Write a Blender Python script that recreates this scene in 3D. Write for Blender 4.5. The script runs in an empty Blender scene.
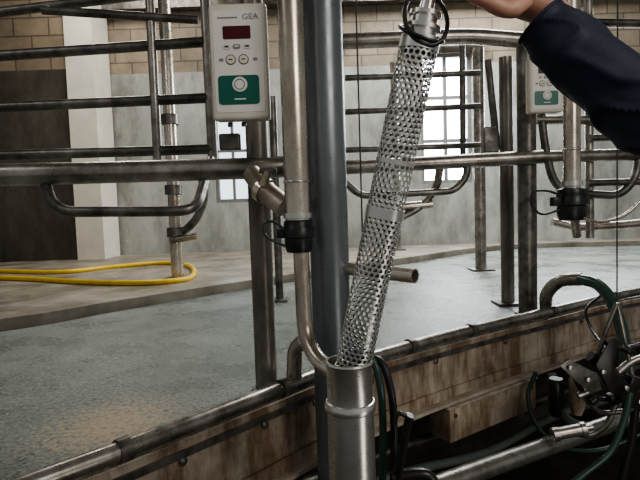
import bpy, bmesh, math, random
from mathutils import Vector, Matrix
from mathutils import noise as mn
random.seed(4)
try: bpy.context.scene.view_settings.look='AgX - Medium High Contrast'
except Exception: pass
FL=500.0; CAM=Vector((0,0,0.6)); PIT=math.atan(30/500.0); ROL=math.radians(1.9)
_r0=Vector((1,0,0)); _d=Vector((0,math.cos(PIT),-math.sin(PIT))); _u0=Vector((0,math.sin(PIT),math.cos(PIT)))
_r=_r0*math.cos(ROL)-_u0*math.sin(ROL); _u=_r0*math.sin(ROL)+_u0*math.cos(ROL)
def _ray(px,py): return _d*FL+_r*(px-320)+_u*(240-py)
def Y(px,py,y):
    v=_ray(px,py); return CAM+v*((y-CAM.y)/v.y)
def Z(px,py,z):
    v=_ray(px,py); return CAM+v*((z-CAM.z)/v.z)
col=bpy.context.scene.collection
cd=bpy.data.cameras.new('camera'); cam=bpy.data.objects.new('camera',cd); col.objects.link(cam)
M=Matrix((( _r.x,_u.x,-_d.x,CAM.x),(_r.y,_u.y,-_d.y,CAM.y),(_r.z,_u.z,-_d.z,CAM.z),(0,0,0,1)))
cam.matrix_world=M; cd.lens=FL*36/640; cd.sensor_width=36; cd.clip_start=0.02
bpy.context.scene.camera=cam

# ---------------- materials
def nodes(name):
    m=bpy.data.materials.new(name); m.use_nodes=True; nt=m.node_tree
    b=nt.nodes['Principled BSDF']; return m,nt,b
def noise(nt,scale,detail=6,rough=.6,vec=None,stretch=None):
    tc=nt.nodes.new('ShaderNodeTexCoord'); n=nt.nodes.new('ShaderNodeTexNoise')
    n.inputs['Scale'].default_value=scale; n.inputs['Detail'].default_value=detail; n.inputs['Roughness'].default_value=rough
    if stretch:
        mp=nt.nodes.new('ShaderNodeMapping'); mp.inputs['Scale'].default_value=stretch
        nt.links.new(tc.outputs['Object'],mp.inputs[0]); nt.links.new(mp.outputs[0],n.inputs['Vector'])
    else: nt.links.new(tc.outputs['Object'],n.inputs['Vector'])
    return n
def ramp(nt,src,stops):
    r=nt.nodes.new('ShaderNodeValToRGB'); e=r.color_ramp.elements
    while len(e)<len(stops): e.new(0.5)
    for el,(p,c) in zip(e,stops):
        el.position=p; el.color=(c[0],c[1],c[2],1) if hasattr(c,'__len__') else (c,c,c,1)
    nt.links.new(src,r.inputs[0]); return r
def mix(nt,fac,a,b,mode='MIX'):
    m=nt.nodes.new('ShaderNodeMix'); m.data_type='RGBA'; m.blend_type=mode
    for s,v in ((0,fac),(6,a),(7,b)):
        if isinstance(v,(int,float)): m.inputs[s].default_value=v
        elif isinstance(v,tuple): m.inputs[s].default_value=(v[0],v[1],v[2],1)
        else: nt.links.new(v,m.inputs[s])
    return m.outputs[2]
def bump(nt,b,src,st=.3,dist=.002):
    bp=nt.nodes.new('ShaderNodeBump'); bp.inputs['Strength'].default_value=st; bp.inputs['Distance'].default_value=dist
    nt.links.new(src,bp.inputs['Height']); nt.links.new(bp.outputs[0],b.inputs['Normal'])
def metal(name,c1,c2,c3,metallic=.8,r=(.25,.55),scale=14,lo=.35,hi=.7,st=None,bmp=.2,streak=None):
    m,nt,b=nodes(name)
    n=noise(nt,scale,8,.65,stretch=st); rp=ramp(nt,n.outputs[0],[(lo,c1),((lo+hi)/2,c2),(hi,c3)]); out=rp.outputs[0]
    if streak:
        n3=noise(nt,streak[0],7,.7,stretch=streak[1]); sr=ramp(nt,n3.outputs[0],[(.42,streak[2]),(.58,1.0)])
        out=mix(nt,.9,out,sr.outputs[0],'MULTIPLY')
    nt.links.new(out,b.inputs['Base Color'])
    n2=noise(nt,scale*3,4); rr=ramp(nt,n2.outputs[0],[(.3,r[0]),(.7,r[1])]); nt.links.new(rr.outputs[0],b.inputs['Roughness'])
    b.inputs['Metallic'].default_value=metallic; bump(nt,b,n2.outputs[0],bmp,.0008)
    return m
galv=metal('worn_galvanised',(.16,.145,.125),(.33,.305,.27),(.50,.475,.44),.8,(.22,.42),9)
galvd=metal('dark_galvanised',(.065,.06,.054),(.16,.15,.137),(.27,.255,.235),.7,(.28,.48),12)
rustp=metal('worn_post',(.10,.085,.07),(.23,.21,.185),(.37,.35,.315),.65,(.28,.48),7,st=(1,1,.3))
tanm=metal('tarnished_stainless',(.32,.265,.21),(.58,.525,.45),(.76,.72,.65),.85,(.2,.34),7,st=(1,1,.3))
brassy=metal('tarnished_cast_metal',(.24,.20,.15),(.40,.345,.275),(.54,.48,.40),.6,(.35,.5),10)
stain=metal('brushed_stainless',(.56,.545,.52),(.65,.635,.61),(.73,.715,.69),.92,(.25,.32),12,st=(1,1,.15),bmp=.03)
linem=metal('dulled_pipe_steel',(.24,.22,.20),(.40,.38,.35),(.55,.53,.50),.85,(.25,.4),10)
shiny=metal('bright_stainless',(.66,.65,.63),(.70,.69,.67),(.74,.73,.71),.85,(.30,.34),3,bmp=.0)
inner=metal('inside_shade_steel',(.07,.065,.06),(.10,.095,.088),(.14,.13,.12),.5,(.45,.55),6,bmp=.0)  # dark colour on the filter tube's inside faces stands in for interior shade
bluem=metal('blue_grey_paint',(.115,.13,.14),(.175,.192,.203),(.24,.255,.265),.45,(.26,.40),6,st=(1,1,.22))
rusty=metal('rusty_beam',(.17,.125,.09),(.38,.32,.25),(.53,.47,.39),.05,(.45,.8),3.2,.30,.70,st=(1,1,1.5),bmp=.5,streak=(11,(1,1,.22),(.42,.30,.21)))
panelm=metal('tan_panel',(.27,.21,.15),(.45,.375,.295),(.56,.49,.40),.1,(.5,.7),5,streak=(14,(1,1,.3),(.5,.4,.3)))
creamst=metal('grimy_flange',(.28,.23,.18),(.45,.39,.32),(.6,.54,.46),.2,(.4,.7),9)
def plain(name,c,rough=.5,metallic=0,var=.15,scale=20,emit=None):
    m,nt,b=nodes(name); n=noise(nt,scale,5)
    rp=ramp(nt,n.outputs[0],[(.3,tuple(x*(1-var) for x in c)),(.7,tuple(min(1,x*(1+var)) for x in c))])
    nt.links.new(rp.outputs[0],b.inputs['Base Color']); b.inputs['Roughness'].default_value=rough; b.inputs['Metallic'].default_value=metallic
    if emit: b.inputs['Emission Color'].default_value=(*emit[0],1); b.inputs['Emission Strength'].default_value=emit[1]
    return m
black=plain('black_rubber',(.016,.016,.017),.35)
blackm=plain('black_cast_metal',(.035,.034,.033),.3,.5)
hoseg=plain('dark_green_hose',(.03,.065,.05),.25)
greyhose=plain('grey_green_hose',(.11,.135,.115),.35)
cream=plain('cream_plastic',(.68,.635,.55),.4,0,.10,8)
greenp=plain('teal_label',(.008,.12,.09),.35)
redd=plain('red_display',(.08,.006,.012),.12)
greyt=plain('grey_print',(.22,.23,.23),.5)
whitep=plain('white_button',(.74,.72,.67),.4,0,.07,8)
yellow=plain('yellow_hose',(.78,.52,.03),.35)
ropem=plain('rope_fibre',(.05,.045,.04),.8)
skin=plain('skin',(.58,.33,.24),.5,0,.12,40)
skin.node_tree.nodes['Principled BSDF'].inputs['Subsurface Weight'].default_value=.1
navy,nt,b=nodes('navy_cloth'); n=noise(nt,300,3); rp=ramp(nt,n.outputs[0],[(.3,(.013,.016,.036)),(.7,(.024,.028,.058))]); nt.links.new(rp.outputs[0],b.inputs['Base Color']); b.inputs['Roughness'].default_value=.65
bump(nt,b,n.outputs[0],.15,.0005)
# platform
plat,nt,b=nodes('wet_rubber_concrete')
n=noise(nt,1.2,9,.72); c1=ramp(nt,n.outputs[0],[(.3,(.145,.165,.147)),(.5,(.235,.26,.235)),(.72,(.34,.365,.335))])
n2=noise(nt,70,5,.85); sp=ramp(nt,n2.outputs[0],[(.40,.30),(.60,1.3)])
mmo=mix(nt,.9,c1.outputs[0],sp.outputs[0],'MULTIPLY')
g=nt.nodes.new('ShaderNodeNewGeometry'); ds=nt.nodes.new('ShaderNodeVectorMath'); ds.operation='DISTANCE'
gp=Z(115,425,0); ds.inputs[1].default_value=gp; nt.links.new(g.outputs['Position'],ds.inputs[0])
msk=ramp(nt,ds.outputs['Value'],[(.05,.60),(.45,.30)]); n4=noise(nt,60,5,.8)
gt=nt.nodes.new('ShaderNodeMath'); gt.operation='ADD'; nt.links.new(msk.outputs[0],gt.inputs[0]); nt.links.new(n4.outputs[0],gt.inputs[1])
sub=nt.nodes.new('ShaderNodeMath'); sub.operation='SUBTRACT'; sub.inputs[1].default_value=.13; nt.links.new(gt.outputs[0],sub.inputs[0]); 
m4=ramp(nt,sub.outputs[0],[(.86,0),(.97,.9)])
o=mix(nt,m4.outputs[0],mmo,(.44,.33,.23)); nt.links.new(o,b.inputs['Base Color'])
n5=noise(nt,2.4,6,.65); rr=ramp(nt,n5.outputs[0],[(.40,.2),(.60,.42)]); nt.links.new(rr.outputs[0],b.inputs['Roughness']); bump(nt,b,n2.outputs[0],.7,.004)
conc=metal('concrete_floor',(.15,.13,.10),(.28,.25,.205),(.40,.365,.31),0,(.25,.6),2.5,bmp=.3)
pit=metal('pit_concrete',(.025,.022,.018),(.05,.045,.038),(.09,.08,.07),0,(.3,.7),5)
def wallmat(name,zb,low,lowm,lowb,up1,up2,mort):
    m,nt,b=nodes(name)
    g=nt.nodes.new('ShaderNodeNewGeometry'); s=nt.nodes.new('ShaderNodeSeparateXYZ'); nt.links.new(g.outputs['Position'],s.inputs[0])
    cb=nt.nodes.new('ShaderNodeCombineXYZ'); ad=nt.nodes.new('ShaderNodeMath'); nt.links.new(s.outputs[0],ad.inputs[0]); nt.links.new(s.outputs[1],ad.inputs[1])
    nt.links.new(ad.outputs[0],cb.inputs[0]); nt.links.new(s.outputs[2],cb.inputs[1])
    br=nt.nodes.new('ShaderNodeTexBrick'); nt.links.new(cb.outputs[0],br.inputs[0])
    br.inputs['Color1'].default_value=(*up1,1); br.inputs['Color2'].default_value=(*up2,1); br.inputs['Mortar'].default_value=(*mort,1)
    br.inputs['Scale'].default_value=1; br.inputs['Brick Width'].default_value=.45; br.inputs['Row Height'].default_value=.225; br.inputs['Mortar Size'].default_value=.011; br.inputs['Mortar Smooth'].default_value=.3
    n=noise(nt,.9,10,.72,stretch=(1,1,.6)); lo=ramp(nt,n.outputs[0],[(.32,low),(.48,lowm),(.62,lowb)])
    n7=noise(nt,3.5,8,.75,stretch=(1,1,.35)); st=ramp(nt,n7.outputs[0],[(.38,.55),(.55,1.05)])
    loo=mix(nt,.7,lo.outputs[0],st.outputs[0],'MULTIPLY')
    dt=noise(nt,1.8,9,.75); dr=ramp(nt,dt.outputs[0],[(.33,.5),(.60,1.1)])
    upp=mix(nt,.8,br.outputs[0],dr.outputs[0],'MULTIPLY')
    lt=nt.nodes.new('ShaderNodeMath'); lt.operation='GREATER_THAN'; lt.inputs[1].default_value=zb; nt.links.new(s.outputs[2],lt.inputs[0])
    o=mix(nt,lt.outputs[0],loo,upp); nt.links.new(o,b.inputs['Base Color']); b.inputs['Roughness'].default_value=.65
    bump(nt,b,br.outputs['Fac'],-.3,.008); return m
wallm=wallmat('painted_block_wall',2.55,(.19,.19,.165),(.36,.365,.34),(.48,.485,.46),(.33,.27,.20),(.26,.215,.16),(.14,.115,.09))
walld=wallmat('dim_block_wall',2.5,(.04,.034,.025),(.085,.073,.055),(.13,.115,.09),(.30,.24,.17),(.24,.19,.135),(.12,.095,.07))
colm=plain('white_painted_column',(.82,.78,.68),.6,0,.12,3)
glass=plain('bright_window_pane',(.8,.85,.9),.3,emit=((.90,.95,1),18.0))
glassd=plain('frosted_window_pane',(.6,.66,.7),.3,emit=((.72,.84,.95),1.8))
wframe=plain('window_frame_paint',(.2,.2,.19),.5)

# ---------------- mesh builder
def fillet(pts,R,n=6):
    if R<=0 or len(pts)<3: return [Vector(p) for p in pts]
    out=[Vector(pts[0])]
    for i in range(1,len(pts)-1):
        a,p,c=Vector(pts[i-1]),Vector(pts[i]),Vector(pts[i+1])
        d1,d2=(a-p),(c-p); l=min(R,d1.length*.48,d2.length*.48)
        s=p+d1.normalized()*l; e=p+d2.normalized()*l
        for k in range(n+1):
            t=k/n; out.append(s*(1-t)**2+p*2*t*(1-t)+e*t*t)
    out.append(Vector(pts[-1])); return out
def spline(pts,n=8):
    P=[Vector(p) for p in pts]; P=[P[0]*2-P[1]]+P+[P[-1]*2-P[-2]]; out=[]
    for i in range(1,len(P)-2):
        for k in range(n):
            t=k/n; a,b_,c,d=P[i-1:i+3]
            out.append(.5*((2*b_)+(c-a)*t+(2*a-5*b_+4*c-d)*t*t+(3*b_-a-3*c+d)*t**3))
    out.append(P[-2]); return out
class MB:
    def __init__(s): s.v=[]; s.f=[]
    def tube(s,pts,r,seg=16,cap=True,flat=None):
        pts=[Vector(p) for p in pts]; n=len(pts); rs=r if hasattr(r,'__len__') else [r]*n
        T=[(pts[min(i+1,n-1)]-pts[max(i-1,0)]).normalized() for i in range(n)]
        up=Vector((0,0,1)) if abs(T[0].z)<.9 else Vector((0,1,0))
        N=(up-T[0]*up.dot(T[0])).normalized(); b0=len(s.v)
        for i in range(n):
            N=(N-T[i]*N.dot(T[i])).normalized(); B=T[i].cross(N)
            for k in range(seg):
                a=2*math.pi*k/seg; s.v.append(pts[i]+N*math.cos(a)*rs[i]+B*math.sin(a)*rs[i]*(flat or 1))
        for i in range(n-1):
            for k in range(seg):
                k2=(k+1)%seg; s.f.append((b0+i*seg+k,b0+i*seg+k2,b0+(i+1)*seg+k2,b0+(i+1)*seg+k))
        if cap:
            s.f.append(tuple(b0+k for k in reversed(range(seg)))); s.f.append(tuple(b0+(n-1)*seg+k for k in range(seg)))
        return s
    def lathe(s,base,axis,prof,seg=32,closed=False):
        ax=Vector(axis).normalized(); up=Vector((0,1,0)) if abs(ax.y)<.9 else Vector((1,0,0))
        N=(up-ax*up.dot(ax)).normalized(); B=ax.cross(N); b0=len(s.v); base=Vector(base)
        for h,r in prof:
            for k in range(seg):
                a=2*math.pi*k/seg; s.v.append(base+ax*h+(N*math.cos(a)+B*math.sin(a))*r)
        m=len(prof)
        for i in range(m if closed else m-1):
            j=(i+1)%m
            for k in range(seg):
                k2=(k+1)%seg; s.f.append((b0+i*seg+k,b0+i*seg+k2,b0+j*seg+k2,b0+j*seg+k))
        return s
    def torus(s,c,axis,R,r,seg=32,ms=10,squash=1,axup=None):
        ax=Vector(axis).normalized(); up=Vector((0,0,1)) if abs(ax.z)<.9 else Vector((0,1,0))
        if axup is not None: up=Vector(axup)
        N=(up-ax*up.dot(ax)).normalized(); B=ax.cross(N); b0=len(s.v); c=Vector(c)
        for i in range(seg):
            a=2*math.pi*i/seg; dr=N*math.cos(a)*squash+B*math.sin(a); rad=dr.normalized()
            for k in range(ms):
                t=2*math.pi*k/ms; s.v.append(c+dr*R+rad*math.cos(t)*r+ax*math.sin(t)*r)
        for i in range(seg):
            for k in range(ms):
                i2=(i+1)%seg;k2=(k+1)%ms; s.f.append((b0+i*ms+k,b0+i2*ms+k,b0+i2*ms+k2,b0+i*ms+k2))
        return s
    def box(s,c,size,ex=(1,0,0),ez=(0,0,1)):
        c=Vector(c); ex=Vector(ex).normalized(); ez=Vector(ez); ez=(ez-ex*ez.dot(ex)).normalized(); ey=ez.cross(ex); b0=len(s.v)
        for i in (-1,1):
            for j in (-1,1):
                for k in (-1,1): s.v.append(c+ex*i*size[0]/2+ey*j*size[1]/2+ez*k*size[2]/2)
        for q in ((0,1,3,2),(4,6,7,5),(0,4,5,1),(2,3,7,6),(0,2,6,4),(1,5,7,3)): s.f.append(tuple(b0+x for x in q))
        return s
    def plate(s,outline,thick,nrm):
        nrm=Vector(nrm).normalized()*thick; b0=len(s.v); n=len(outline)
        s.v+= [Vector(p) for p in outline]+[Vector(p)+nrm for p in outline]
        s.f.append(tuple(b0+i for i in range(n))); s.f.append(tuple(b0+n+i for i in reversed(range(n))))
        for i in range(n):
            j=(i+1)%n; s.f.append((b0+i,b0+j,b0+n+j,b0+n+i))
        return s
    def obj(s,name,mat,parent=None,bevel=0,smooth=True,label=None,cat=None,origin=None,group=None,kind=None,world=False,recalc=True):
        me=bpy.data.meshes.new(name)
        if origin is None:
            if world: origin=Vector((0,0,0))
            else:
                xs=[v.x for v in s.v];ys=[v.y for v in s.v];zs=[v.z for v in s.v]
                origin=Vector(((min(xs)+max(xs))/2,(min(ys)+max(ys))/2,min(zs)))
        me.from_pydata([v-origin for v in s.v],[],s.f)
        bm=bmesh.new(); bm.from_mesh(me)
        if recalc: bmesh.ops.recalc_face_normals(bm,faces=bm.faces)
        if bevel: bmesh.ops.bevel(bm,geom=bm.edges[:],offset=bevel,segments=3,profile=.5,affect='EDGES')
        bm.to_mesh(me); bm.free()
        if smooth: me.shade_smooth(); me.set_sharp_from_angle(angle=math.radians(40))
        me.materials.append(mat); ob=bpy.data.objects.new(name,me); col.objects.link(ob)
        pl=Vector((0,0,0))
        if parent: ob.parent=parent; pl=WL[parent.name]
        ob.location=origin-pl; WL[ob.name]=origin
        if label: ob['label']=label
        if cat: ob['category']=cat
        if group: ob['group']=group
        if kind: ob['kind']=kind
        return ob
WL={}
def thing(name,loc,label,cat,group=None):
    e=bpy.data.objects.new(name,None); e.empty_display_size=.05; col.objects.link(e); e.location=loc; WL[e.name]=Vector(loc)
    e['label']=label; e['category']=cat
    if group: e['group']=group
    return e
def T(name,pts,r,mat,parent=None,R=0,seg=16,**k):
    return MB().tube(fillet(pts,R),r,seg).obj(name,mat,parent,**k)
def vert(px,py,z1,z0=0.0):
    p=Z(px,py,z0); return p, Vector((p.x,p.y,z1))
def wpx(w,y): return w*y/FL/2
CE=4.3
# ---------------- structure
cv=[Z(x,y,.035) for x,y in ((45,480),(115,454),(185,427),(275,392),(330,371),(395,351),(470,331),(550,312),(640,292))]
d0=(cv[0]-cv[2]).normalized()
e=cv[-1]
curve=[cv[0]+d0*1.0,cv[0]+d0*.45]+cv+[e+Vector((1.0,.35,0)),e+Vector((2.4,.6,0))]
RC=spline(curve,10)
RN=[]
for i in range(len(RC)):
    t=(RC[min(i+1,len(RC)-1)]-RC[max(i-1,0)]).normalized(); RN.append(Vector((-t.y,t.x,0)).normalized())
KZ=.06
outer=[Vector((-4.2,1.2,0)),Vector((-2.9,2.0,0))]+[Z(x,y,0) for x,y in ((0,332),(120,311),(250,289),(400,265),(520,249))]+[Vector((5.4,6.3,0)),Vector((8.2,6.6,0))]
OC=spline(outer,12)
def lerp_list(L,t):
    f=t*(len(L)-1); i=min(int(f),len(L)-2); return L[i].lerp(L[i+1],f-i)
def strip(A,B,zt,zb,name,mat,**k):
    m=MB(); n=len(A)
    for i in range(n):
        a,b_=A[i],B[i]
        m.v+= [Vector((a.x,a.y,zt)),Vector((b_.x,b_.y,zt)),Vector((b_.x,b_.y,zb)),Vector((a.x,a.y,zb))]
    for i in range(n-1):
        for q in range(4):
            q2=(q+1)%4; m.f.append((i*4+q,i*4+q2,i*4+4+q2,i*4+4+q))
    m.f+= [(3,2,1,0),tuple((n-1)*4+q for q in range(4))]
    return m.obj(name,mat,**k)
N=80
inn=[lerp_list([RC[i]+RN[i]*.035 for i in range(len(RC))],t/N) for t in range(N+1)]
oo=[lerp_list(OC,t/N) for t in range(N+1)]
strip(inn,oo,0,-.12,'floor_platform',plat,kind='structure',world=True)
nr=range(len(RC)); FB=-.245
strip([RC[i]+RN[i]*.022 for i in nr],[RC[i]+RN[i]*.034 for i in nr],-.012,FB,'trim_1',rusty,kind='structure',world=True)
strip([RC[i]-RN[i]*.025 for i in nr],[RC[i]+RN[i]*.05 for i in nr],FB,FB-.014,'trim_2',creamst,kind='structure',world=True)
strip([RC[i]+RN[i]*.014 for i in nr],[RC[i]+RN[i]*.022 for i in nr],-.035,-.055,'trim_6',galvd,kind='structure',world=True)
strip([RC[i]+RN[i]*.010 for i in nr],[RC[i]+RN[i]*.022 for i in nr],-.200,FB,'trim_7',rusty,kind='structure',world=True)
strip([p+Vector((-.03,.05,0)) for p in oo],[p+Vector((-4,9,0)) for p in oo],KZ,-.2,'floor_walkway',conc,kind='structure',world=True)
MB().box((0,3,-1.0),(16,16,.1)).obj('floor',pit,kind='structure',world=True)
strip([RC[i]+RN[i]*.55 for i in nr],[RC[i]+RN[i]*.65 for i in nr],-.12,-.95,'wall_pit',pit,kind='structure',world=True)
def wall(name,x0,x1,y,th,z0,z1,holes,mat):
    m=MB(); holes=sorted(holes); x=x0
    def bx(a,b_,c,d): m.box(((a+b_)/2,y+th/2,(c+d)/2),(b_-a,th,d-c))
    for h in holes:
        bx(x,h[0],z0,z1); bx(h[0],h[1],z0,h[2]); bx(h[0],h[1],h[3],z1); x=h[1]
    bx(x,x1,z0,z1); m.obj(name,mat,kind='structure',smooth=False,world=True)
YB=7.0
def hole(a,b_,t,bt,y): 
    p=Y(a,bt,y); q=Y(b_,t,y); return (p.x,q.x,p.z,q.z)
h1=hole(216,248,97,203,YB); h2=hole(422,471,52,184,YB)
wall('wall_back',-3.6,9,YB,.25,-.2,4.3,[h1,h2],wallm)
cx0=Y(80,264,6.5).x; cx1=Y(107,264,6.5).x
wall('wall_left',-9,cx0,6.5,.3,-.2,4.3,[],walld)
MB().box(((cx0+cx1)/2,6.7,2.05),(cx1-cx0,.5,4.5)).obj('trim_3',colm,kind='structure',smooth=False)
MB().box((0,3.2,4.35),(18,9,.1)).obj('ceiling',plain('ceiling_sheet',(.2,.19,.17),.8),kind='structure')
def window(name,h,y,gm,nx,nz,bw=.035):
    w=MB(); x0,x1,z0,z1=h; f=.05
    for a in (x0+f/2,x1-f/2): w.box((a,y+.08,(z0+z1)/2),(f,.08,z1-z0))
    for a in (z0+f/2,z1-f/2): w.box(((x0+x1)/2,y+.08,a),(x1-x0-2*f,.08,f))
    for i in range(1,nx): w.box((x0+(x1-x0)*i/nx,y+.08,(z0+z1)/2),(bw,.06,z1-z0-2*f))
    for i in range(1,nz): w.box(((x0+x1)/2,y+.08,z0+(z1-z0)*i/nz),(x1-x0-2*f,.05,bw))
    fo=w.obj(name,wframe,kind='structure',smooth=False)
    MB().box(((x0+x1)/2,y+.13,(z0+z1)/2),(x1-x0,.01,z1-z0)).obj('window_pane',gm,fo,smooth=False)
window('window_1',h1,YB,glassd,2,2); window('window_2',h2,YB,glass,2,3,.05)
MB().box((1.8,6.85,3.42),(10,.12,.16)).obj('trim_4',galvd,kind='structure',smooth=False)
q=Y(446,40,6.85)
MB().box((q.x,6.85,q.z),(1.1,.14,.12)).obj('trim_5',galvd,kind='structure',smooth=False)

# ---------------- kerb rail
kr=thing('kerb_rail',RC[5],'long curved galvanised pipe rail clamped along the platform edge','pipe rail')
MB().tube([RC[i]-RN[i]*.008+Vector((0,0,.006)) for i in nr],.024,20).obj('pipe',galv,kr)
def nearest(px,py):
    p=Z(px,py,.035); return min(range(len(RC)),key=lambda k:(RC[k]-p).length)
for px,py in ((120,453),(285,390),(405,345),(470,330),(548,311),(628,298)):
    i=nearest(px,py); t=(RC[i+1]-RC[i-1]).normalized(); c=RC[i]-RN[i]*.008+Vector((0,0,.006))
    MB().lathe(c-t*.015,t,[(0,.0245),(0,.030),(.030,.030),(.030,.0245)],20,True).obj('clamp',galvd,kr)
fb=thing('fascia_bolts',RC[60]+Vector((0,0,-.2)),'row of round bolt heads on the rusty beam face','bolt')
for i in range(22,len(RC)-12,9):
    MB().lathe(RC[i]+RN[i]*.021+Vector((0,0,-.10)),-RN[i],[(0,.013),(.005,.013),(.009,.008),(.010,.0001)],12).obj('bolt',galvd,fb)

# ---------------- yellow hose
hp=[(-60,268),(0,271),(60,272),(110,267),(160,263),(186,265),(194,271),(186,279),(140,283),(80,282),(30,279),(-60,276)]
MB().tube(spline([Z(x,y,KZ+.02) for x,y in hp],8),.022,12).obj('hose',yellow,label='long yellow water hose looped back on the concrete walkway',cat='hose')

# ---------------- left stall frame
sp1,sp1t=vert(267,389,2.6)
sp=thing('stall_post',sp1,'worn brown-grey upright post standing at the platform kerb','post','stall posts')
T('pole',[sp1,sp1t],.037,rustp,sp,seg=24)
MB().lathe(sp1,(0,0,1),[(0,.0001),(0,.05),(.008,.05),(.008,.034)],24).obj('foot_plate',galvd,sp)
yf=sp1.y
sf=thing('stall_divider',Y(100,300,2.3)*1,'welded galvanised pipe stall divider with stacked rails','stall divider','stall dividers')
T('top_rail',[Y(-120,178,yf-.15),Y(120,172,yf-.05),Y(262,168,yf-.02),Y(312,165,yf+.02)],.035,galv,sf,R=.1,seg=20)
y2=2.05
for a,b_,w in (((-150,66),(203,42),10),((-150,114),(208,98),10),((-150,160),(214,149),10),((42,10),(198,20),8),((-80,22),(150,-6),9)):
    T('rail',[Y(*a,y2-.1),Y(*b_,y2)],wpx(w,y2),galvd,sf)
T('upright',[Y(147,-60,y2-.02),Y(158,162,y2-.02)],wpx(9,y2),galv,sf)
T('upright',[Y(202,-60,y2),Y(213,160,y2)],wpx(10,y2),galv,sf)
T('loop',[Y(40,165,yf-.06),Y(54,212,yf-.1),Y(196,211,yf-.1),Y(211,160,y2-.2)],wpx(10,yf),galvd,sf,R=.07)
def pole(px,py,w,ztop,label,mat=galv,name='support_pole',z0=0):
    p,q=vert(px,py,ztop,z0); e=thing(name,p,label,'pole','support poles'); r=w*p.y/FL/2
    T('pole',[p,q],r,mat,e); MB().box(p+Vector((0,0,.008)),(r*4,r*4,.016)).obj('foot_plate',galvd,e,bevel=.002); return e,p,r
e1,p1,r1=pole(178,279,12,3.0,'slim galvanised support pole with bolted clamp bracket on the walkway',tanm,z0=KZ)
for x,y in ((176,232),(171,190),(164,120)):
    q=Y(x,y,p1.y); q.x=p1.x
    MB().lathe(q,(0,0,1),[(-.04,r1),(-.04,r1*1.4),(.04,r1*1.4),(.04,r1)],20).obj('clamp',galvd,e1)
T('bracket',[Y(176,236,p1.y),Y(196,222,p1.y),Y(206,195,p1.y),Y(200,170,p1.y)],.035,galvd,e1,R=.15)
T('bracket',[Y(170,240,p1.y-.05),Y(197,236,p1.y-.05)],.03,galv,e1)
pole(280,301,8,1.35,'thin dark pole standing on the wet platform',galvd)
pole(398,250,7,2.4,'thin galvanised pole near the window wall',galv,z0=KZ)

# ---------------- tan drop pipe unit
def drop(px1,ybot,w,y,label):
    a=Y(px1,ybot,y); b_=Vector((a.x,a.y,CE)); s=y/FL
    e=thing('drop_pipe',a,label,'pipe','drop pipes')
    T('pipe',[a,b_],w*s/2,tanm,e,seg=24)
    MB().lathe(a,(0,0,1),[(-28*s,.0001),(-28*s,12*s),(-22*s,14*s),(-14*s,14*s),(-13*s,16*s),(-4*s,16*s),(-2*s,14.5*s),(3*s,14*s),(4*s,w*s/2)],24).obj('rubber_coupling',black,e)
    MB().box(a+Vector((-16*s,-2*s,-9*s)),(10*s,10*s,9*s)).obj('coupling_lug',blackm,e,bevel=.002)
    MB().lathe(a+Vector((0,0,6*s)),(0,0,1),[(0,w*s/2),(0,w*s/2+2*s),(5*s,w*s/2+2*s),(5*s,w*s/2)],28).obj('collar',stain,e)
    MB().torus(a+Vector((0,0,42*s)),(0,0,1),w*s/2,1.2*s).obj('ring',stain,e)
    return e,a,s
d1,a1,s1=drop(298,224,25,1.40,'pale stainless drop pipe with black rubber coupling beside the post')
T('lower_pipe',[Y(301,250,1.40),Y(305,335,1.38),Y(318,362,1.32),Y(340,374,1.26)],wpx(16,1.4),tanm,d1,R=.10,seg=20)
T('cable',spline([Y(285,246,1.38),Y(266,236,1.37),Y(264,224,1.37),Y(275,222,1.37),Y(286,232,1.38)],8),.004,hoseg,d1)
d2,a2,s2=drop(572,192,16,2.55,'stainless drop pipe with black coupling above the kerb')
T('lower_pipe',[Y(574,214,2.55),Y(577,236,2.6)],.022,tanm,d2)
T('cable',spline([Y(560,210,2.5),Y(541,214,2.5),Y(531,203,2.5),Y(534,192,2.5),Y(548,191,2.5),Y(562,196,2.5)],8),.006,black,d2)
T('cable',spline([Y(578,216,2.5),Y(600,222,2.5),Y(626,214,2.5),Y(650,190,2.5)],8),.008,tanm,d2)
vf=thing('valve_fitting',Y(270,215,1.5),'dull tan cast pipe elbow valve clamped between post and drop pipe','valve')
MB().tube(fillet([Y(252,174,1.54),Y(264,190,1.49),Y(285,207,1.45)],.03),[.030]*2+[.034]*4+[.032]*3,20).obj('body',brassy,vf)
ax=(Y(287,208,1.44)-Y(264,190,1.49)).normalized()
MB().lathe(Y(264,190,1.495),ax,[(-.011,.02),(-.011,.040),(.011,.040),(.011,.02)],20).obj('clamp_ring',tanm,vf)
T('stem',[Y(262,186,1.46),Y(268,172,1.46)],.013,brassy,vf)
MB().box(Y(268,171,1.46),(.05,.02,.014)).obj('lever',galvd,vf,bevel=.003)

# ---------------- control boxes
def text(s,size,loc,mat,parent,sx=1):
    c=bpy.data.curves.new('t','FONT'); c.body=s; c.size=size; c.extrude=.0003; c.align_x='CENTER'; c.align_y='CENTER'
    o=bpy.data.objects.new('t',c); col.objects.link(o); bpy.context.view_layer.update()
    me=bpy.data.meshes.new_from_object(o.evaluated_get(bpy.context.evaluated_depsgraph_get())); bpy.data.objects.remove(o)
    me.materials.clear(); me.materials.append(mat)
    t=bpy.data.objects.new('lettering',me); col.objects.link(t); t.parent=parent; t.location=loc-WL[parent.name]; t.rotation_euler=(math.radians(90),0,0); t.scale=(sx,1,1); return t
def rrect(cx,cy,cz,w,h,r,n=5):
    o=[]
    for qx,qz,a0 in ((1,1,0),(-1,1,90),(-1,-1,180),(1,-1,270)):
        for k in range(n+1):
            a=math.radians(a0+90*k/n); o.append(Vector((cx+qx*(w/2-r)+math.cos(a)*r,cy,cz+qz*(h/2-r)+math.sin(a)*r)))
    return o
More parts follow.
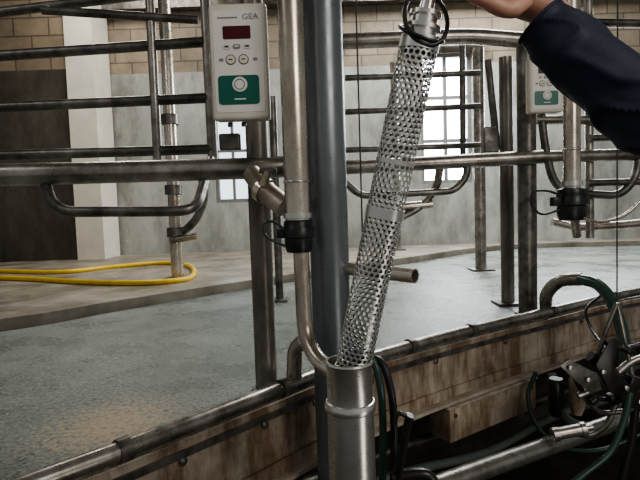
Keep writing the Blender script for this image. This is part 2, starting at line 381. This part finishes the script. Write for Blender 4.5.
def control(cx,cy,y,wp,hp_,label):
    c=Y(cx,cy,y); s=y/FL; w=wp*s; h=hp_*s; d=.055
    e=thing('control_box',c-Vector((0,0,h/2)),label,'control box','milking control boxes')
    MB().box(c+Vector((0,.012,0)),(w*.96,d*.6,h*.98)).obj('back_shell',cream,e,bevel=.008)
    MB().box(c+Vector((0,-d*.4,0)),(w,d*.5,h)).obj('case',cream,e,bevel=.012)
    fy=c.y-d*.65
    def P(u,v,o=0): return Vector((c.x+u*w,fy-o,c.z+v*h))
    def rp(name,u,v,ww,hh,r,mat,o): 
        p=P(u,v,o); MB().plate(rrect(p.x,p.y,p.z,ww,hh,r),.002,(0,1,0)).obj(name,mat,e)
    rp('front_panel',0,0,w*.84,h*.87,.01,whitep,.0015)
    rp('display',-.02,.245,w*.47,h*.11,.003,redd,.003)
    for u in (-.2,-.03,.15): rp('button',u,.125,.021,.013,.006,greyt if u==-.03 else cream,.0035)
    for u in (-.2,-.03,.15): rp('button_mark',u,.126,.011,.004,.001,black if u!=-.03 else whitep,.005)
    for u in (-.14,.08): 
        MB().lathe(P(u,.015,.001),(0,-1,0),[(0,.013),(.003,.012),(.004,.0001)],24).obj('button',cream,e)
        MB().torus(P(u,.015,.002),(0,1,0),.0135,.0011).obj('button_rim',black,e)
        rp('button_mark',u,.015,.011,.003,.001,black,.0055)
    for u in (-.3,.28): rp('button',u,.015,.012,.008,.003,greyt,.003)
    rp('green_panel',-.02,-.245,w*.70,h*.25,.010,greenp,.003)
    MB().lathe(P(-.0,-.2,.004),(0,-1,0),[(0,.022),(.003,.021),(.004,.0001)],24).obj('start_button',whitep,e)
    MB().torus(P(-.0,-.2,.0082),(0,1,0),.0140,.0009,32).obj('start_button_ring',greenp,e)
    rp('panel_mark',-.0,-.325,w*.2,.0035,.001,whitep,.005)
    text('GEA',h*.068,P(.22,.375,.0025),greyt,e,1.1)
    rp('label_line',-.17,.372,w*.34,.003,.001,greyt,.003)
    MB().box(c+Vector((.01,.055,0)),(w*.35,.05,h*.5)).obj('mounting_bracket',galvd,e,bevel=.003)
    for u in (-.24,.0): MB().lathe(P(u,-.5,-.045),(0,0,-1),[(0,.007),(.004,.008),(.012,.008),(.014,.0001)],14).obj('cable_gland',galvd,e)
    return e,c,w,h
control(241,65,1.5,56,110,'cream wall-box milking controller with red display and green start button')
control(543.5,86,2.5,33,54,'small cream milking controller with green start button on the far stall')
MB().box(Y(230,142,1.58),(.065,.03,.05)).obj('pipe_clamp',galvd,bevel=.004,label='small dark clamp bracket under the control box',cat='clamp')

# ---------------- blue pipe
bp_=Y(332,330,1.5); bpipe=thing('downpipe',Vector((bp_.x,bp_.y,-.95)),'thick worn blue-grey painted vertical pipe behind the steel sleeve','pipe')
T('pipe',[Vector((bp_.x,bp_.y,-.95)),Vector((bp_.x,bp_.y,CE))],wpx(39,1.5),bluem,bpipe,seg=32)
sa,sb=Y(345,268,1.48),Y(415,276,1.32); ax=(sb-sa).normalized(); sr=wpx(15,1.35)
MB().lathe(sa,ax,[(0,.0001),(0,sr),((sb-sa).length,sr),((sb-sa).length,sr-.003),((sb-sa).length-.08,sr-.003),((sb-sa).length-.08,.0001)],24).obj('stub_pipe',tanm,bpipe)
T('arch_pipe',[Y(294,384,1.60),Y(295,348,1.60),Y(305,340,1.56)],wpx(16,1.6),tanm,R=.03,seg=18,label='short curved steel pipe rising from the kerb rail',cat='pipe')

# ---------------- right stall frame
rp_,rpt=vert(528,313,1.25)
p2=thing('stall_post',rp_,'wide dark grey upright post at the platform kerb','post','stall posts')
T('pole',[rp_,Vector((rp_.x,rp_.y,1.45))],18*rp_.y/FL/2,galvd,p2,seg=24)
MB().lathe(rp_,(0,0,1),[(0,.0001),(0,.07),(.008,.07),(.008,.04)],24).obj('foot_plate',galvd,p2)
pole(508,304,13,1.45,'worn grey galvanised upright on the platform',rustp,'stall_upright')
pole(481,270,11,2.0,'grey galvanised upright further back on the platform',galv,'stall_upright')
ym=2.65
sf2=thing('stall_divider',Y(430,300,ym),'galvanised pipe stall divider with curved loop bar','stall divider','stall dividers')
T('rail',[Y(335,42,ym),Y(420,38,ym),Y(470,36,ym),Y(522,40,ym)],wpx(15,ym),galv,sf2,R=.1,seg=20)
T('rail',[Y(335,168,ym),Y(542,157,ym)],wpx(14,ym),galv,sf2,seg=20)
T('loop',[Y(345,182,ym),Y(360,196,ym),Y(455,191,ym),Y(467,176,ym),Y(467,160,ym)],wpx(7,ym),galvd,sf2,R=.12)
for a,b_ in (((345,78),(480,73)),((345,112),(480,106)),((345,150),(480,145))):
    T('thin_rail',[Y(*a,3.6),Y(*b_,3.6)],wpx(6,3.6),galvd,sf2)
T('thin_upright',[Y(462,30,3.62),Y(463,160,3.62)],wpx(6,3.6),galvd,sf2)
T('strut',[Y(400,218,ym+.1),Y(420,208,ym+.1),Y(437,188,ym+.1),Y(440,166,ym)],wpx(8,ym),galv,sf2,R=.06)
T('strut',[Y(398,207,ym+.1),Y(432,204,ym+.1)],wpx(9,ym),tanm,sf2)
sf3=thing('stall_divider',Y(600,290,2.9),'galvanised pipe stall divider with bent loop beside drop pipe','stall divider','stall dividers')
for a,b_,w in (((536,157),(760,152),12),((536,120),(760,120),9),((588,183),(760,179),7),((576,56),(760,60),9),((576,88),(760,92),8),((590,138),(760,136),7),((576,22),(760,26),8)):
    T('rail',[Y(*a,2.9),Y(*b_,2.9)],wpx(w,2.9),galv if w>8 else galvd,sf3)
T('loop',[Y(541,110,2.9),Y(545,150,2.9),Y(556,192,2.9),Y(620,196,2.9),Y(636,178,2.9),Y(640,150,2.9)],wpx(8,2.9),galvd,sf3,R=.2)
T('loop',[Y(552,222,3.1),Y(575,228,3.1),Y(640,224,3.1),Y(700,214,3.1)],wpx(8,3.1),tanm,sf3,R=.2)
T('upright',[Y(588,-40,2.95),Y(590,238,2.95)],wpx(8,2.95),galv,sf3)
T('upright',[Y(488,60,2.95),Y(497,150,2.95)],wpx(7,2.95),galvd,sf3)
MB().box(Y(490,140,2.8),(.08,.05,.14)).obj('junction_block',galvd,sf3,bevel=.006)
# ---------------- ropes
q=Y(359,110,1.6)
T('rope',[Vector((q.x,q.y,CE)),q,Y(363,255,1.6)],.0025,ropem,seg=8,label='thin dark cord hanging beside the blue pipe',cat='rope')
q=Y(617,250,1.95)
T('rope',[Vector((q.x,q.y,CE)),q,Y(617,305,1.95)],.0028,ropem,seg=8,label='thin cord holding up the milking cluster arm',cat='rope')

# ---------------- sleeve
sc=Y(349,362,.85); r=.0395
ss=thing('filter_housing',Vector((sc.x,sc.y,-.95)),'brushed stainless steel pipe sleeve with a raised clamp band','pipe sleeve')
t=sc.z
MB().lathe((sc.x,sc.y,0),(0,0,1),[(-.95,r*1.05),(t-.075,r*1.03),(t-.062,r),(t-.004,r),(t,r+.002),(t+.003,r+.001),(t+.003,r-.003),(t-.15,r-.004)],48).obj('body',stain,ss)
MB().lathe((sc.x,sc.y,0),(0,0,1),[(t-.082,r),(t-.082,r+.0045),(t-.078,r+.0055),(t-.073,r+.0045),(t-.067,r+.003),(t-.066,r)],48).obj('clamp_band',stain,ss)
MB().lathe((sc.x,sc.y,-.95),(0,0,1),[(0,.0001),(0,.075),(.012,.075),(.012,.04)],32).obj('base_flange',galvd,ss)

# ---------------- perforated tube
B0=Y(352,372,.85); A0=Y(419,46,.80); axv=(A0-B0); Ln=axv.length; axn=axv.normalized()
ft=thing('filter_tube',B0,'perforated stainless milk filter tube being lifted from the sleeve','filter tube')
PR=.0305; NC=20; ca=2*math.pi*PR/NC; rowh=ca*.866
upv=Vector((0,1,0)); NN=(upv-axn*upv.dot(axn)).normalized(); BB=axn.cross(NN)
def perf(h0,h1):
    m=MB(); n=max(1,round((h1-h0)/rowh)); rh=(h1-h0)/n; ky=rh/rowh
    def P(x,h): a=x/PR; return B0+axn*h+(NN*math.cos(a)+BB*math.sin(a))*PR
    for j in range(n):
        for i in range(NC):
            cx=(i+.5*(j%2))*ca; ch=h0+(j+.5)*rh; b0=len(m.v)
            for k in range(12):
                a=math.pi/6*k+math.pi/6; R=ca/math.sqrt(3)*(1 if k%2==0 else .866)
                m.v.append(P(cx+R*math.cos(a),ch+R*math.sin(a)*ky))
            for k in range(12):
                a=math.pi/6*k+math.pi/6; m.v.append(P(cx+ca*.37*math.cos(a),ch+ca*.37*math.sin(a)*ky))
            for k in range(12):
                k2=(k+1)%12; m.f.append((b0+k,b0+k2,b0+12+k2,b0+12+k))
    o=m.obj('perforated_section',shiny,ft,smooth=False,recalc=False)
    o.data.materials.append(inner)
    bm=bmesh.new(); bm.from_mesh(o.data); bmesh.ops.remove_doubles(bm,verts=bm.verts,dist=.0005); bm.to_mesh(o.data); bm.free()
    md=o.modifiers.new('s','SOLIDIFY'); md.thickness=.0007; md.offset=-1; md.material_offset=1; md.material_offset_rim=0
def hb(px,py): return (Y(px,py,.825)-B0).dot(axn)
hA=hb(392,162); hB=hb(380,212)
perf(.003,hB-.006); perf(hB+.006,hA-.002); perf(hA+.002,Ln-.003)
for h,w in ((hB,.009),(hA,.0035),(.004,.004),(Ln-.001,.007)):
    MB().lathe(B0,axn,[(h-w,PR-.001),(h-w,PR+.0009),(h+w,PR+.0009),(h+w,PR-.001)],40,True).obj('band',shiny,ft)
MB().lathe(B0,axn,[(Ln,.026),(Ln+.003,.031),(Ln+.012,.031),(Ln+.014,.024),(Ln+.022,.024),(Ln+.024,.028),(Ln+.03,.028),(Ln+.032,.021),(Ln+.042,.021),(Ln+.044,.025),(Ln+.05,.025),(Ln+.052,.012),(Ln+.07,.01),(Ln+.072,.0001)],40).obj('end_plug',stain,ft)
rc=Y(426,20,.785)
MB().torus(rc+Vector((0,0,.002)),(.15,-1,.3),.034,.0035,40,10,1.35).obj('handle_ring',black,ft)
MB().torus(B0+axn*(Ln+.018),(axn+Vector((0.2,-.5,.1))),.036,.003,40,10).obj('seal_ring',black,ft)

# ---------------- person arm
person=MB()
person.tube(spline([Y(660,110,.72),Y(600,64,.75),Y(562,26,.775),Y(540,6,.785),Y(515,-4,.79),Y(494,-10,.79)],5),[.034]*5+[.031]*5+[.027]*5+[.027,.028,.029,.029,.029]+[.029,.030,.029,.028,.026]+[.022],20)
fing=[(.752,-6,1.0),(.774,-14,1.08),(.797,-16,1.03),(.818,-10,.85)]
for yy,dy,l in fing:
    pts=[Y(505,2+dy*.6,yy),Y(486,-7+dy,yy),Y(486-22*l,-20+dy,yy+.0),Y(486-40*l,-18+dy,yy),Y(486-50*l,-6+dy*.6,yy)]
    person.tube(spline(pts,5),[.0105]*5+[.0105]*5+[.0095]*5+[.0085]*5+[.0065],14)
person.tube(spline([Y(525,0,.76),Y(508,10,.745),Y(488,2,.74),Y(470,-6,.745),Y(455,-12,.755)],5),[.014]*5+[.012]*5+[.0105]*5+[.009]*5+[.007],14)
pb=person.obj('person',skin,label='person in navy jacket sleeve gripping the filter tube handle',cat='person')
rm=pb.modifiers.new('r','REMESH'); rm.mode='VOXEL'; rm.voxel_size=.002; rm.use_smooth_shade=True
sm=pb.modifiers.new('sm','SMOOTH'); sm.iterations=6; sm.factor=.6
cl=MB()
ctr=spline([Y(540,22,.78),Y(562,42,.77),Y(600,74,.75),Y(650,114,.72),Y(720,158,.64),Y(800,160,.50),Y(900,80,.36)],18)
seg=72
rad=[.039+.017*min(1,i/(len(ctr)-1)*2.0) for i in range(len(ctr))]
cl.tube(ctr,rad,seg,cap=False); cm=cl.v
for i in range(len(ctr)):
    for k in range(seg):
        v=cm[i*seg+k]; c=ctr[i]; dirn=(v-c)
        f1=math.exp(-(mn.noise(Vector((v.x*14+v.z*20,v.y*8,v.z*8-v.x*12)))*6)**2)
        w=mn.noise(v*9)*.05+(f1-.45)*.12
        if i<5: w*=.18*i
        cm[i*seg+k]=c+dirn*(1+w)
so=cl.obj('jacket_sleeve',navy,pb); md=so.modifiers.new('s','SOLIDIFY'); md.thickness=.004; md.offset=-1
so.data.shade_smooth()
MB().torus(ctr[0],(ctr[1]-ctr[0]),.0392,.0026,48,10).obj('cuff_hem',navy,pb)

# ---------------- hoses near the sleeve
for k,(dx,dy) in enumerate(((0,0),(11,6))):
    pts=[Y(352+dx,352+dy,1.15),Y(370+dx,356+dy,1.12),Y(380+dx,385+dy,1.1),Y(383+dx,430,1.1),Y(382+dx,500,1.1),Y(380+dx,560,1.12)]
    MB().tube(spline(pts,8),.0085,12).obj('milk_hose',hoseg if k==0 else black,label='dark green rubber hose curving down behind the sleeve' if k==0 else 'black rubber hose curving down behind the sleeve',cat='hose',group='hoses by the sleeve')
hk=thing('hook_bracket',Y(405,500,1.05),'black metal hook bracket standing beside the steel sleeve','bracket')
MB().tube(fillet([Y(410,415,1.05),Y(404,440,1.05),Y(396,490,1.05),Y(394,560,1.05)],.03),.017,12,flat=.5).obj('strap',blackm,hk)
MB().tube(fillet([Y(392,478,1.05),Y(412,474,1.05),Y(430,474,1.05),Y(436,490,1.05)],.03),.013,12).obj('catch',blackm,hk)
MB().tube(fillet([Y(410,418,1.05),Y(398,412,1.05),Y(394,424,1.05)],.01),.005,10).obj('tip',blackm,hk)
# ---------------- lower pipes and box
ma,mb=Y(450,481,1.7),Y(640,413,2.3); md_=(mb-ma)
T('milk_line',[ma-md_*.45,mb+md_*.8],wpx(18,2.0),linem,seg=24,label='stainless milk line running under the platform edge',cat='pipe')
ua,ub=Y(400,448,2.25),Y(640,366,3.0)
T('air_line',[ua-(ub-ua)*.5,ub+(ub-ua)*.5],.024,galvd,label='dark steel air line running beneath the platform',cat='pipe')
ua,ub=Y(400,474,2.1),Y(640,390,2.8)
T('vacuum_hose',spline([ua-(ub-ua)*.4,ua,ua.lerp(ub,.3)+Vector((0,0,-.04)),ua.lerp(ub,.6)+Vector((0,0,.02)),ub,ub+(ub-ua)*.4],8),.02,greyhose,label='grey-green vacuum hose running beneath the platform',cat='hose')
ia=nearest(438,337); ib=nearest(528,316)
tt=(RC[ib]-RC[ia]).normalized(); nn=Vector((-tt.y,tt.x,0))
jc=(RC[ia]+RC[ib])/2+nn*.03
jx=thing('junction_box',Vector((jc.x,jc.y,-.42)),'rusty tan rectangular steel box hung beneath the platform beam','box')
Lp=(RC[ib]-RC[ia]).length*.92
MB().box(Vector((jc.x,jc.y,-.345)),(Lp,.12,.15),tt).obj('body',panelm,jx,bevel=.004)
MB().box(Vector((jc.x,jc.y,-.268)),(Lp*1.04,.13,.01),tt).obj('lid',creamst,jx,bevel=.002)
for u in (-.45,.45):
    MB().lathe(Vector((jc.x,jc.y,-.345))+tt*Lp*u-nn*.06+Vector((0,0,.04)),-nn,[(0,.010),(.005,.010),(.007,.006),(.007,.0001)],12).obj('bolt',galvd,jx)
# ---------------- cluster hose arch
ah=thing('cluster_hose',Y(547,312,2.5),'arched grey pipe turning into a dark green milk hose','hose')
MB().tube(spline([Y(546,309,2.62),Y(547,294,2.55),Y(560,281,2.47),Y(582,279,2.4)],8),wpx(13,2.45),18).obj('pipe_end',galv,ah)
MB().tube(spline([Y(580,279,2.4),Y(598,285,2.3),Y(612,302,2.2),Y(622,330,2.1),Y(627,368,2.0),Y(628,392,2.0)],8),wpx(12,2.2),16).obj('hose_run',hoseg,ah)
# cluster support
yc=1.9
ca_=thing('cluster_holder',Y(600,420,yc),'black and steel milking cluster support with pivots and clamps','milking cluster holder')
for pts,rr,mt in (([(617,303),(604,335),(596,362)],.009,galvd),([(617,303),(626,345),(634,385)],.008,galv),([(590,356),(612,372),(642,400),(700,430)],.021,blackm),([(566,362),(588,374),(606,382),(660,384)],.014,galvd),([(578,396),(604,384),(630,362),(690,340)],.014,linem),([(585,398),(600,414),(628,411),(652,398)],.011,galvd),([(620,392),(608,424),(592,436),(560,432)],.011,galvd),([(636,400),(632,440),(622,480),(618,540)],.015,blackm),([(650,400),(648,450),(642,520)],.011,galvd),([(572,372),(582,392),(600,400),(622,398)],.009,blackm),([(604,342),(618,350),(636,346),(660,336)],.009,blackm)):
    MB().tube(fillet([Y(*p,yc) for p in pts],.03),rr,14).obj('pivot_bar' if rr>.009 else 'tie_rod',mt,ca_)
for (x,y,s_,zz) in ((598,380,.055,-.5),(614,398,.045,.3),(634,382,.055,-.3),(578,368,.035,-.5),(628,350,.03,-1),(646,396,.045,.2),(592,400,.03,.5)):
    MB().box(Y(x,y,yc-.02),(s_,.045,s_*.8),(1,0,zz)).obj('clamp_block',blackm,ca_,bevel=.006)
def plate2(name,pts,mat,yy,th=.006): MB().plate([Y(*p,yy) for p in pts],th,(0,1,0)).obj(name,mat,ca_,bevel=.0015)
plate2('lever_plate',[(596,365),(612,338),(619,340),(614,372),(640,392),(652,404),(640,412),(610,392)],blackm,yc-.05)
plate2('lever_plate',[(560,366),(570,360),(598,374),(602,390),(590,393),(572,378)],galvd,yc-.045)
for (x,y) in ((603,372),(626,388),(588,380),(640,402),(570,368)):
    MB().lathe(Y(x,y,yc-.052),(0,-1,.2),[(0,.010),(.008,.010),(.010,.006),(.010,.0001)],6).obj('pivot_bolt',linem,ca_)
cy=Y(572,431,yc-.02); MB().lathe(cy,(1,0,.16),[(-.08,.0001),(-.08,.022),(-.076,.027),(-.055,.027),(-.053,.023),(.03,.023),(.032,.027),(.05,.027),(.052,.011),(.08,.011),(.08,.0001)],24).obj('pneumatic_cylinder',linem,ca_)
for x,mt,yy in ((577,panelm,392),(556,blackm,394)): 
    MB().lathe(Y(x,yy,2.15),(0,0,1),[(-.10,.0001),(-.10,.02),(-.07,.03),(-.02,.034),(.05,.034),(.07,.028),(.07,.0001)],20).obj('teat_cup',mt,label='teat cup shell hanging under the platform beam',cat='teat cup',group='teat cups')
T('looped_hose',spline([Y(552,374,2.35),Y(556,398,2.35),Y(566,418,2.35),Y(590,426,2.35),Y(612,416,2.35),Y(620,392,2.35)],8),.02,greyhose,label='grey-green rubber hose looping beneath the cluster holder',cat='hose')
T('hanging_hose',spline([Y(630,392,1.8),Y(624,420,1.8),Y(610,452,1.8),Y(584,474,1.8),Y(556,500,1.8),Y(540,560,1.8)],8),.012,hoseg,label='dark green hose sagging over the milk line',cat='hose')
T('hanging_hose',spline([Y(536,372,2.3),Y(528,396,2.3),Y(536,424,2.25),Y(560,446,2.2),Y(600,450,2.2),Y(650,430,2.2)],8),.010,hoseg,label='thin green hose looping under the beam',cat='hose')
T('hanging_hose',spline([Y(600,296,2.45),Y(586,310,2.4),Y(592,330,2.3),Y(606,350,2.1),Y(608,372,2.0)],8),.007,black,label='thin black tube clipped beside the arched hose',cat='hose')

# ---------------- lights
def area(loc,rot,size,en,c):
    l=bpy.data.lights.new('area','AREA'); l.energy=en; l.size=size; l.color=c; o=bpy.data.objects.new('area_light',l); col.objects.link(o); o.location=loc; o.rotation_euler=rot
area((2.0,5.2,4.1),(0,0,0),2.0,240,(.98,.98,.95))
area((-2.3,5.4,4.1),(0,0,0),1.0,60,(1,.95,.86))
area((1.8,-1.0,2.0),(math.radians(70),0,math.radians(30)),1.3,34,(1,.95,.88))  # added light behind the camera, gives the steel something to reflect
area((-2.2,.2,2.8),(math.radians(50),0,math.radians(-60)),.8,8,(1,.97,.93))
area((3.5,6.6,2.4),(math.radians(-75),0,math.radians(-20)),1.6,130,(.9,.96,1))
area((1.2,.1,-.2),(math.radians(88),0,math.radians(-8)),.7,5,(1,.95,.88))  # added low fill, no real lamp, brightens the beam face under the kerb
w=bpy.data.worlds.new('w'); bpy.context.scene.world=w; w.use_nodes=True; w.node_tree.nodes['Background'].inputs[0].default_value=(.9,.9,.88,1); w.node_tree.nodes['Background'].inputs[1].default_value=.28
